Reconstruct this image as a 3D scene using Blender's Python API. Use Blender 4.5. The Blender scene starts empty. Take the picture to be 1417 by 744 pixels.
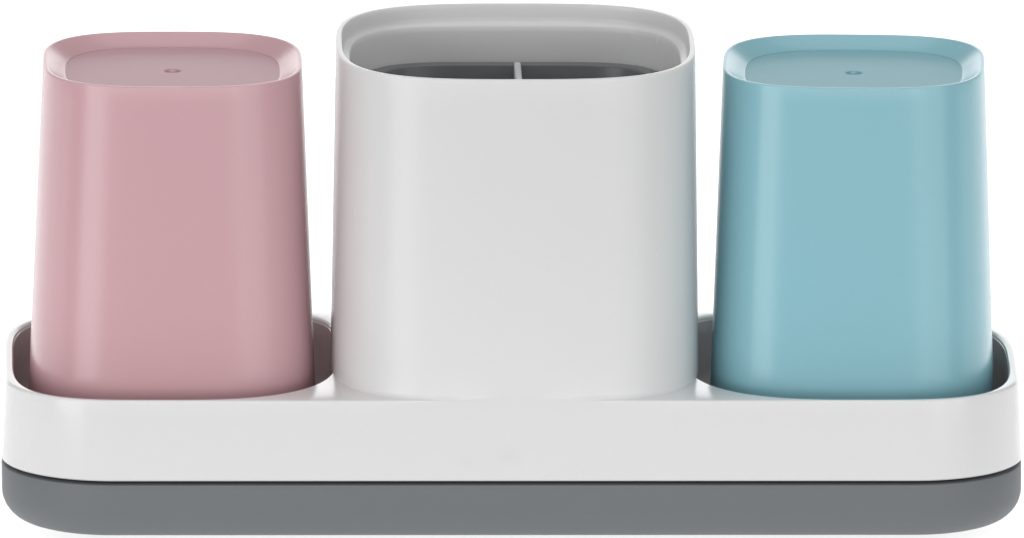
import bpy, bmesh, math
from mathutils import Vector, Matrix

S = bpy.context.scene
COL = S.collection
MM = 0.001
PX = 0.1714                      # millimetres per photograph pixel, used only for proportions

# ------------------------------------------------------------------ materials
def plastic(name, col, rough=0.3, coat=0.0, grain=0.02, mottle=0.03, spec=0.5, ior=1.5, sss=0.0):
    m = bpy.data.materials.new(name); m.use_nodes = True
    nt = m.node_tree; n = nt.nodes; l = nt.links
    b = n['Principled BSDF']
    tc = n.new('ShaderNodeTexCoord')
    # fine speckle of the pigment
    nz = n.new('ShaderNodeTexNoise'); nz.inputs['Scale'].default_value = 2400; nz.inputs['Detail'].default_value = 2
    l.new(tc.outputs['Object'], nz.inputs['Vector'])
    mx = n.new('ShaderNodeMix'); mx.data_type = 'RGBA'
    mx.inputs[6].default_value = tuple(c*(1-mottle) for c in col) + (1,)
    mx.inputs[7].default_value = tuple(min(1, c*(1+mottle)) for c in col) + (1,)
    l.new(nz.outputs['Fac'], mx.inputs[0]); l.new(mx.outputs[2], b.inputs['Base Color'])
    # uneven polish
    nr = n.new('ShaderNodeTexNoise'); nr.inputs['Scale'].default_value = 60; nr.inputs['Detail'].default_value = 3
    l.new(tc.outputs['Object'], nr.inputs['Vector'])
    mr = n.new('ShaderNodeMapRange')
    mr.inputs['From Min'].default_value = -0.5; mr.inputs['From Max'].default_value = 1.5
    mr.inputs['To Min'].default_value = rough*0.94; mr.inputs['To Max'].default_value = rough*1.06
    l.new(nr.outputs['Fac'], mr.inputs['Value']); l.new(mr.outputs['Result'], b.inputs['Roughness'])
    # fine moulding grain
    ng = n.new('ShaderNodeTexNoise'); ng.inputs['Scale'].default_value = 1800; ng.inputs['Detail'].default_value = 2
    l.new(tc.outputs['Object'], ng.inputs['Vector'])
    bp = n.new('ShaderNodeBump'); bp.inputs['Strength'].default_value = grain; bp.inputs['Distance'].default_value = 0.0002
    l.new(ng.outputs['Fac'], bp.inputs['Height']); l.new(bp.outputs['Normal'], b.inputs['Normal'])
    b.inputs['IOR'].default_value = ior
    b.inputs['Specular IOR Level'].default_value = spec
    b.inputs['Coat Weight'].default_value = coat; b.inputs['Coat Roughness'].default_value = 0.12
    if sss:
        b.inputs['Subsurface Weight'].default_value = sss
        b.inputs['Subsurface Radius'].default_value = (0.004, 0.003, 0.003)
        b.inputs['Subsurface Scale'].default_value = 0.5
    return m

M_WHITE = plastic('white_gloss_plastic', (0.705, 0.705, 0.705), 0.18, mottle=0.02, spec=0.33)
M_HOLD  = plastic('white_satin_plastic', (0.705, 0.705, 0.705), 0.27, mottle=0.02, spec=0.33)
M_INNER = plastic('white_inner_plastic', (0.60, 0.60, 0.60), 0.20, mottle=0.01)
M_GREY  = plastic('grey_satin_plastic', (0.158, 0.168, 0.178), 0.5, mottle=0.03, grain=0.05, spec=0.2)
M_DARK  = plastic('charcoal_plastic', (0.128, 0.137, 0.142), 0.32, mottle=0.05)
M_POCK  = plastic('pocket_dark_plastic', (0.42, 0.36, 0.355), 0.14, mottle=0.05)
M_GAP   = plastic('pad_rubber_gap_shade', (0.012, 0.013, 0.015), 0.6, mottle=0.05)  # rubber of the pads; its black also paints shade in the seam gap
M_PINK  = plastic('pink_satin_plastic', (0.57, 0.345, 0.375), 0.25, mottle=0.025, grain=0.0)
M_TEAL  = plastic('aqua_satin_plastic', (0.24, 0.482, 0.552), 0.25, mottle=0.025, grain=0.0)
M_PINKB = plastic('pink_fine_matt_plastic', (0.55, 0.345, 0.38), 0.45, mottle=0.02, grain=0.10)
M_TEALB = plastic('aqua_fine_matt_plastic', (0.235, 0.465, 0.53), 0.45, mottle=0.02, grain=0.10)

# white tray plastic carries the ghost of a rubbed-off print on its front face
def tray_material():
    m = M_WHITE.copy(); m.name = 'white_tray_plastic'
    nt = m.node_tree; n = nt.nodes; l = nt.links
    b = n['Principled BSDF']
    src = b.inputs['Base Color'].links[0].from_socket
    tc = n.new('ShaderNodeTexCoord')
    def blob(cx, cz, rx, rz):
        mp = n.new('ShaderNodeMapping'); mp.vector_type = 'POINT'
        mp.inputs['Location'].default_value = (-cx/rx, 0, -cz/rz)
        mp.inputs['Scale'].default_value = (1/rx, 0, 1/rz)
        l.new(tc.outputs['Object'], mp.inputs['Vector'])
        gr = n.new('ShaderNodeTexGradient'); gr.gradient_type = 'QUADRATIC_SPHERE'
        l.new(mp.outputs['Vector'], gr.inputs['Vector'])
        return gr.outputs['Fac']
    def add(a, c):
        k = n.new('ShaderNodeMath'); k.operation = 'MAXIMUM'; l.new(a, k.inputs[0]); l.new(c, k.inputs[1]); return k.outputs[0]
    f = blob(-0.9*MM, 22.2*MM, 7*MM, 4.6*MM)
    f = add(f, blob(-10.5*MM, 20.6*MM, 4.5*MM, 3.2*MM))
    f = add(f, blob(17.1*MM, 18.2*MM, 1.3*MM, 1.1*MM))
    nz = n.new('ShaderNodeTexNoise'); nz.inputs['Scale'].default_value = 60; nz.inputs['Detail'].default_value = 3
    l.new(tc.outputs['Object'], nz.inputs['Vector'])
    mu = n.new('ShaderNodeMath'); mu.operation = 'MULTIPLY'; l.new(f, mu.inputs[0]); l.new(nz.outputs['Fac'], mu.inputs[1])
    sc = n.new('ShaderNodeMath'); sc.operation = 'MULTIPLY'; sc.inputs[1].default_value = 0.2; l.new(mu.outputs[0], sc.inputs[0])
    mx = n.new('ShaderNodeMix'); mx.data_type = 'RGBA'
    l.new(sc.outputs[0], mx.inputs[0]); l.new(src, mx.inputs[6]); mx.inputs[7].default_value = (0.42, 0.42, 0.42, 1)
    l.new(mx.outputs[2], b.inputs['Base Color'])
    return m
M_TRAY = tray_material()

def acrylic():
    """opal acrylic of the tabletop, made to glow from an added lamp beneath: part diffuse, part translucent"""
    m = bpy.data.materials.new('opal_acrylic'); m.use_nodes = True
    nt = m.node_tree; n = nt.nodes; l = nt.links; n.clear()
    out = n.new('ShaderNodeOutputMaterial'); ms = n.new('ShaderNodeMixShader')
    d = n.new('ShaderNodeBsdfDiffuse'); t = n.new('ShaderNodeBsdfTranslucent')
    tc = n.new('ShaderNodeTexCoord'); nz = n.new('ShaderNodeTexNoise'); nz.inputs['Scale'].default_value = 40
    l.new(tc.outputs['Object'], nz.inputs['Vector'])
    mx = n.new('ShaderNodeMix'); mx.data_type = 'RGBA'
    mx.inputs[6].default_value = (0.885, 0.885, 0.885, 1); mx.inputs[7].default_value = (0.905, 0.905, 0.905, 1)
    l.new(nz.outputs['Fac'], mx.inputs[0])
    l.new(mx.outputs[2], d.inputs['Color']); l.new(mx.outputs[2], t.inputs['Color'])
    ms.inputs[0].default_value = 0.5
    l.new(d.outputs[0], ms.inputs[1]); l.new(t.outputs[0], ms.inputs[2]); l.new(ms.outputs[0], out.inputs['Surface'])
    return m
M_ACRYLIC = acrylic()

# ------------------------------------------------------------------ mesh helpers (all in millimetres)
def sgn(v): return -1.0 if v < 0 else 1.0
NSEG = 128

def superellipse(a, b, n, cx=0, cy=0, aL=None, N=NSEG):
    """closed outline; n is one exponent or four (right-back, left-back, left-front, right-front); aL: half-width at the left"""
    q = n if isinstance(n, (tuple, list)) else (n, n, n, n)
    pts = []
    for i in range(N):
        t = 2*math.pi*(i+0.5)/N
        c, s = math.cos(t), math.sin(t)
        aa = a if c >= 0 else (aL or a)
        nn = q[int(t // (math.pi/2)) % 4]
        r = (abs(c/aa)**nn + abs(s/b)**nn) ** (-1/nn)
        pts.append((cx + r*c, cy + r*s))
    return pts

END_N = {1: 2.75, -1: 4.0}                         # how square each back corner is

def stadium(hx, hy, ex=39.5, nx=60, na=64):
    """long tray outline: a half superellipse at each end, straight front and back"""
    c = hx - ex; pts = []
    R = ex - 13.9                                   # front corners are true arcs
    def front(k, m):
        """k runs 0..m from the middle of the front run to the middle of the side"""
        d = [ex-R, R*math.pi/2, hy-R]
        q = sum(d)*k/m
        if q <= d[0]: return (c+q, -hy)
        if q <= d[0]+d[1]:
            a = (q-d[0])/R
            return (c+ex-R+R*math.sin(a), -hy+R-R*math.cos(a))
        return (c+ex, -hy+R+(q-d[0]-d[1]))
    def back(k, m, n):
        t = math.pi/2*k/m
        cc, ss = max(0.0, math.cos(t)), math.sin(t)
        r = (abs(cc/ex)**n + abs(ss/hy)**n) ** (-1/n)
        return (c+r*cc, r*ss)
    def end(sx):
        h = na//2
        e = [front(k, h) for k in range(h+1)] + [back(k, h, END_N[sx]) for k in range(1, h+1)]
        if sx < 0: e.reverse()
        pts.extend((TX+sx*x, y) for x, y in e)
    def line(p, q):
        for k in range(1, nx): pts.append((p[0]+(q[0]-p[0])*k/nx, p[1]+(q[1]-p[1])*k/nx))
    end(1);  line((TX+c, hy), (TX-c, hy))
    end(-1); line((TX-c, -hy), (TX+c, -hy))
    return pts

def ring(bm, pts, z):
    return [bm.verts.new((p[0]*MM, p[1]*MM, z*MM)) for p in pts]

def skin(bm, r0, r1):
    n = len(r0)
    for i in range(n):
        j = (i+1) % n
        bm.faces.new((r0[i], r0[j], r1[j], r1[i]))

def loft(bm, rings, cap0=False, cap1=False):
    for a, b in zip(rings[:-1], rings[1:]): skin(bm, a, b)
    if cap0: bm.faces.new(list(reversed(rings[0])))
    if cap1: bm.faces.new(rings[-1])

def build(name, bm, mat, parent=None, sharp=40, label=None):
    bmesh.ops.recalc_face_normals(bm, faces=bm.faces[:])
    me = bpy.data.meshes.new(name); bm.to_mesh(me); bm.free()
    me.polygons.foreach_set('use_smooth', [True]*len(me.polygons))
    me.set_sharp_from_angle(angle=math.radians(sharp))
    me.materials.append(mat)
    o = bpy.data.objects.new(name, me); COL.objects.link(o)
    if parent: o.parent = parent
    if label: o['label'] = label
    return o

def thing(name, label, cat, loc=(0, 0, 0), rz=0, group=None):
    o = bpy.data.objects.new(name, None); COL.objects.link(o)
    o.empty_display_size = 0.01
    o.location = [c*MM for c in loc]; o.rotation_euler = (0, 0, math.radians(rz))
    o['label'] = label; o['category'] = cat
    if group: o['group'] = group
    return o

def smooth01(x, a, b):
    t = max(0, min(1, (x-a)/(b-a))); return t*t*(3-2*t)

# ------------------------------------------------------------------ ground
bm = bmesh.new()
vs = [bm.verts.new((x*MM, y*MM, 0.9*MM)) for x, y in ((-1500, -170), (1500, -170), (1500, 2400), (-1500, 2400))]
bm.faces.new(vs)
ground = build('tabletop', bm, M_ACRYLIC)
ground['kind'] = 'structure'

# ------------------------------------------------------------------ caddy
TABLE = 0.9
FLOOR = 1.25                     # the base stands a hair above the sheet on its pads
H_BASE, Z_TRAY, Z_RIM = 15.0, 15.9, 35.4
TX, HX, HY, EX = 0.6, 120.6, 48.5, 39.5
caddy = thing('bathroom_caddy', 'long white caddy on a grey base with a tall white holder standing between two cups', 'bathroom caddy')

# grey base with rounded underside
bm = bmesh.new()
R = 7.0
prof = [(9.0, FLOOR)]
for k in range(0, 13):
    t = math.pi/2*k/12
    prof.append((R*(1-math.sin(t)) + 0.7*(1-k/12), FLOOR + R*(1-math.cos(t))))
prof += [(0.0, H_BASE-0.5), (0.12, H_BASE-0.18), (0.5, H_BASE)]
rs = [ring(bm, stadium(HX+0.75-i, HY+0.2-i, EX+0.4-i), z) for i, z in prof]
rs.append(ring(bm, stadium(HX-6, HY-6, EX-6), H_BASE))
loft(bm, rs, cap0=True, cap1=True)
base = build('base', bm, M_GREY, caddy)
for sx in (-1, 1):
    for sy in (-1, 1):
        bm = bmesh.new()
        c = superellipse(5, 5, 2, sx*95, sy*26, N=32)
        loft(bm, [ring(bm, c, TABLE+0.02), ring(bm, c, FLOOR+0.2)], True, True)
        build('foot_pad', bm, M_GAP, base)

# black strip, paints in the shade of the gap between base and tray
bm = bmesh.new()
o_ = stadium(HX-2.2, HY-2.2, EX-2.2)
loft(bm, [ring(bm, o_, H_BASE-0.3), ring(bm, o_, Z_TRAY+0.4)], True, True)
build('gap_shade_strip', bm, M_GAP, caddy)

# pocket outlines
HCX = 1.5                        # holder centre
PC = 80.7                        # pocket centres at -PC and +PC
def pocket(side, inset=0.0, N=NSEG):
    out, inn, b = 38.3-inset, 39.4-inset, 47.1-inset
    if side < 0: return superellipse(inn, b, (6, 4.0, 3.8, 2.65), TX-PC, 0, aL=out, N=N)
    return superellipse(out, b, (2.75, 6, 2.65, 3.8), TX+PC, 0, aL=inn, N=N)

# white tray: outer wall, rounded lip and the deck with two pocket openings
bm = bmesh.new()
def tray_ring(ix, iy, z, bev=False):
    base_pts = stadium(HX, HY, EX)
    out = []
    for x, y in base_pts:
        kx = (HX-ix)/HX; x -= TX; ky = (HY-iy)/HY
        if bev and y < -HY+0.01:
            w = smooth01(abs(x+TX-HCX), 20, 32)       # the holder runs flush into the front face here
            ky = (HY-iy*w)/HY
        out.append((TX + x*kx, y*ky))
    return out
def tr(ix, iy, z, bev=False, dz=0):
    return ring(bm, tray_ring(ix, iy, z, bev), z)
rs = [tr(1.2, 1.0, Z_TRAY+0.25), tr(-0.45, 0.1, Z_TRAY), tr(-0.8, -0.2, Z_TRAY+0.3), tr(-0.78, -0.2, Z_TRAY+0.8)]
rs += [tr(-0.78+0.78*k/6, -0.2+0.2*k/6, Z_TRAY+0.8+(Z_RIM-0.6-Z_TRAY-0.8)*k/6) for k in range(1, 7)]
for k in range(1, 6):
    t = math.pi/2*k/5
    rs.append(tr(0.6*(1-math.cos(t)), 0.6*(1-math.cos(t)), Z_RIM-0.6+0.6*math.sin(t), True))
# keep flush zone flat: lift follows the same bevel
loft(bm, rs)
top = rs[-1]
def loop_edges(r): return [bm.edges.get((r[i], r[(i+1) % len(r)])) or bm.edges.new((r[i], r[(i+1) % len(r)])) for i in range(len(r))]
edges = loop_edges(top)
for s in (-1, 1):
    hole = ring(bm, pocket(s, -0.3), Z_RIM)
    edges += loop_edges(hole)
    lip = [hole]
    for k in range(1, 5):
        t = math.pi/2*k/4
        lip.append(ring(bm, pocket(s, -0.3+0.6*math.sin(t)), Z_RIM-0.6*(1-math.cos(t))))
    lip.append(ring(bm, pocket(s, 0.3), Z_RIM-0.9))
    lip.append(ring(bm, pocket(s, 0.45), Z_RIM-1.1))
    loft(bm, lip)
bmesh.ops.triangle_fill(bm, use_beauty=True, use_dissolve=False, edges=edges)
build('tray', bm, M_TRAY, caddy, 35)

# dark pocket wells inside the tray
for s in (-1, 1):
    bm = bmesh.new()
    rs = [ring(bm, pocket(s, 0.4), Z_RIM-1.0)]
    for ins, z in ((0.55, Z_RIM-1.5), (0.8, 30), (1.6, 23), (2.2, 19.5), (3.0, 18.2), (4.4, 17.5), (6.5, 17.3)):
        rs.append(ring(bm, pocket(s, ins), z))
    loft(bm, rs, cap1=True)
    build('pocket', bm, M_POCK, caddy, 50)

# tall holder rising from the deck
Z_TOP = 112.95
HN = 3.2
def hold(a, b, n=HN, cy=-3.8, clamp=True):
    pts = superellipse(a, b, n, HCX, cy)
    return [(x, max(y, -HY) if clamp else y) for x, y in pts]
bm = bmesh.new()
rs = [ring(bm, [(x, max(y, -45.5)) for x, y in hold(43.6, 44.6)], z) for z in (18.5, Z_RIM-1.5, Z_RIM-0.6)]
for k in range(0, 6):            # small cove onto the deck
    t = math.pi/2*k/5
    f = 1.3*(1-math.sin(t))
    rs.append(ring(bm, hold(min(43.75+f, 43.8), 44.7+f), Z_RIM-0.02+1.5*(1-math.cos(t))))
z0, z1 = Z_RIM+1.5, Z_TOP-1.0
for k in range(1, 13):
    u = k/12
    rs.append(ring(bm, hold(43.75-1.05*u, 44.7-0.8*u), z0+(z1-z0)*u))
for k in range(1, 9):            # rounded lip
    t = math.pi*k/8
    i = 0.75*(1-math.cos(t))
    rs.append(ring(bm, hold(42.7-i, 43.9-i), z1+0.9*min(1, 1.35*math.sin(t))))
lip_in = [(1.62, Z_TOP-3.2), (1.68, Z_TOP-4.1), (1.95, Z_TOP-4.45), (2.3, Z_TOP-4.65), (3.0, Z_TOP-4.8),
          (3.25, Z_TOP-4.95), (3.4, Z_TOP-5.3), (3.45, Z_TOP-6.5), (3.5, Z_TOP-8), (3.55, Z_TOP-10), (3.6, Z_TOP-12), (3.7, Z_TOP-14), (4.2, Z_TOP-25), (5.0, Z_TOP-60), (6.5, Z_RIM+6), (12, Z_RIM+5)]
loft(bm, rs + [ring(bm, hold(42.7-i, 43.9-i, HN+0.4*smooth01(i, 1.9, 3.4)), z) for i, z in lip_in], cap1=True)
holder = build('holder', bm, M_HOLD, caddy, 50)

# charcoal liner with its lip and the pale divider
ZL = Z_TOP-13.4
def lin(i): return superellipse(36.6-i, 39.0-i, 4.5, HCX, -3.8)
bm = bmesh.new()
rs = [ring(bm, lin(0.6), ZL-40), ring(bm, lin(0.05), ZL-0.6), ring(bm, lin(0.2), ZL-0.15), ring(bm, lin(0.55), ZL),
      ring(bm, lin(2.7), ZL), ring(bm, lin(3.0), ZL-0.12), ring(bm, lin(3.2), ZL-0.5), ring(bm, lin(3.3), ZL-20), ring(bm, lin(3.6), ZL-55), ring(bm, lin(5), ZL-57)]
loft(bm, rs, cap1=True)
liner = build('liner', bm, M_DARK, holder, 50)

def box_bm(x0, x1, y0, y1, z0, z1, bev):
    bm = bmesh.new()
    bmesh.ops.create_cube(bm, size=1)
    for v in bm.verts:
        v.co = Vector(((x0+x1)/2 + v.co.x*(x1-x0), (y0+y1)/2 + v.co.y*(y1-y0), (z0+z1)/2 + v.co.z*(z1-z0)))*MM
    bmesh.ops.bevel(bm, geom=bm.edges[:]+bm.verts[:], offset=bev*MM, segments=3, affect='EDGES', profile=0.5)
    return bm
build('divider', box_bm(HCX+0.3, HCX+2.0, -40.5, 33.2, ZL-54, ZL+0.4, 0.5), M_HOLD, holder, 50)

# ------------------------------------------------------------------ cups, mouth down
def cup(name, label, loc, rz, mat, matb, ax, ay, n, H, bx, by):
    t = thing(name, label, 'cup', loc, rz, 'plastic cups upside down in the caddy')
    bm = bmesh.new()
    rs = []
    rs.append(ring(bm, superellipse(bx-2.4, by-2.4, n+0.2), 6))
    rs.append(ring(bm, superellipse(bx-2.0, by-2.0, n+0.2), 0.4))
    rs.append(ring(bm, superellipse(bx-1.6, by-1.6, n+0.2), 0.0))
    rs.append(ring(bm, superellipse(bx-0.4, by-0.4, n+0.2), 0.0))
    rs.append(ring(bm, superellipse(bx, by, n+0.2), 0.5))
    for k in range(1, 25):
        u = k/24
        # gentle belly: straight taper that tucks in a little more near the base end
        w = u + 0.0*u*u
        tuck = 0.9*max(0, (u-0.90)/0.10)**2
        rs.append(ring(bm, superellipse(bx+(ax-bx)*w-tuck*0, by+(ay-by)*w-tuck*0, n+0.2*(1-u)), 0.5+(H-0.48-0.5)*u))
    for k in range(1, 6):
        a = math.pi/2*k/5
        rs.append(ring(bm, superellipse(ax-0.28*(1-math.cos(a)), ay-0.28*(1-math.cos(a)), n), H-0.48+0.28*math.sin(a)))
    zl = H-0.2
    # narrow flat land, then the sloping inner shoulder down to the recessed base
    for i, z in ((0.75, zl), (0.9, zl-0.05), (1.05, zl-0.16), (2.2, zl-0.95), (3.4, zl-1.75), (4.4, zl-2.4), (4.9, zl-2.66), (5.3, zl-2.8)):
        rs.append(ring(bm, superellipse(ax-i, ay-i, n), z))
    rs.append(ring(bm, superellipse(ax-5.3, ay-5.3, n), zl-4.0))
    loft(bm, rs)
    build('cup_wall', bm, mat, t, 50)
    zf = zl-2.95
    bm = bmesh.new()
    rs = [ring(bm, superellipse(ax-5.0, ay-5.0, n), zf)]
    for q in (0.8, 0.6, 0.4, 0.25, 0.15): rs.append(ring(bm, superellipse((ax-5)*q, (ay-5)*q, n+(2-n)*(1-q)), zf+0.15*(1-q)))
    def c(r): return superellipse(r, r, 2)
    rs += [ring(bm, c(r), zf+z) for r, z in ((2.6, 0.14), (2.1, 0.10), (1.7, -0.75), (1.3, -1.0), (0.95, -0.98))]
    loft(bm, rs, cap1=True)
    panel = build('base_panel', bm, matb, t, 50)
    bm = bmesh.new()
    rs = [ring(bm, c(r), zf+z) for r, z in ((0.9, -1.0), (0.8, 0.0), (0.55, 0.22), (0.2, 0.26))]
    loft(bm, rs, cap1=True)
    build('moulding_nub', bm, matb, panel, 60)
    return t

cup('cup', 'pink cup standing upside down in the caddy pocket', (-80.1, -1.0, 18.1), 0, M_PINK, M_PINKB, 30.8, 31.7, 3.0, 90.0, 34.6, 35.2)
cup('cup', 'aqua blue cup standing upside down in the caddy pocket', (82.1, -2.0, 18.2), -2.5, M_TEAL, M_TEALB, 31.1, 30.6, 3.1, 89.6, 34.1, 34.4)

# ------------------------------------------------------------------ camera
EL, AZ, ROLL, DIST = math.radians(12.5), math.radians(1.1), math.radians(0.22), 8.0
f = Vector((math.sin(AZ)*math.cos(EL), math.cos(AZ)*math.cos(EL), -math.sin(EL)))
r = f.cross(Vector((0, 0, 1))).normalized()
u = r.cross(f).normalized()
# picture content turns clockwise when the camera rolls the other way
r2 = r*math.cos(ROLL) + u*math.sin(ROLL)
u2 = u*math.cos(ROLL) - r*math.sin(ROLL)
aim = Vector((0.0*MM, -HY*MM, Z_RIM*MM)) + u*(182*PX*MM)
cd = bpy.data.cameras.new('camera'); cam = bpy.data.objects.new('camera', cd); COL.objects.link(cam)
loc = aim - f*DIST
m3 = Matrix((r2, u2, -f)).transposed()
cam.matrix_world = Matrix.Translation(loc) @ m3.to_4x4()
cd.sensor_width = 36; cd.sensor_fit = 'HORIZONTAL'
cd.lens = 36*DIST/(1417*PX*MM)
cd.clip_start = 0.1; cd.clip_end = 100
S.camera = cam

# ------------------------------------------------------------------ studio light
w = bpy.data.worlds.new('World'); S.world = w; w.use_nodes = True
nt = w.node_tree; bg = nt.nodes['Background']
# a white studio: bright from the horizon up, dim towards the studio floor
tc = nt.nodes.new('ShaderNodeTexCoord'); sp = nt.nodes.new('ShaderNodeSeparateXYZ')
mr = nt.nodes.new('ShaderNodeMapRange'); mr.interpolation_type = 'SMOOTHSTEP'
mr.inputs['From Min'].default_value = -0.30; mr.inputs['From Max'].default_value = 0.05
mr.inputs['To Min'].default_value = 0.12; mr.inputs['To Max'].default_value = 0.42
nt.links.new(tc.outputs['Generated'], sp.inputs[0]); nt.links.new(sp.outputs['Z'], mr.inputs['Value'])
nt.links.new(mr.outputs['Result'], bg.inputs['Strength'])
bg.inputs['Color'].default_value = (1, 1, 1, 1)

def softbox(name, loc, target, sx, sy, radiance, col=(1, 1, 1)):
    d = bpy.data.lights.new(name, 'AREA'); d.shape = 'RECTANGLE'; d.size = sx; d.size_y = sy
    d.energy = radiance*math.pi*sx*sy; d.color = col
    o = bpy.data.objects.new(name, d); COL.objects.link(o)
    o.location = loc
    o.rotation_euler = (Vector(target)-Vector(loc)).to_track_quat('-Z', 'Y').to_euler()
    return o
softbox('softbox_top', (0, -0.1, 1.7), (0, 0.0, 0), 2.0, 1.6, 1.0)
softbox('softbox_left', (-1.24, -1.14, 0.18), (0, 0, 0.08), 0.85, 1.1, 3.3)
softbox('softbox_right', (1.15, -1.3, 0.2), (0, 0, 0.08), 1.2, 1.1, 1.65)
softbox('softbox_front', (0, -2.6, 0.24), (0, 0, 0.06), 3.2, 0.5, 3.35)
softbox('softbox_back', (0, 2.6, 0.42), (0, 0, 0.2), 3.0, 0.84, 1.7)
softbox('under_table_fill', (0, 0.662, -0.03), (0, 0.662, 0), 2.4, 1.44, 2.2)  # added unseen lamp below the sheet, makes the background glow white

S.render.engine = 'CYCLES'
S.cycles.max_bounces = 10; S.cycles.diffuse_bounces = 6
S.view_settings.view_transform = 'Standard'; S.view_settings.look = 'None'
S.view_settings.exposure = 0; S.view_settings.gamma = 1
S.view_settings.use_curve_mapping = False
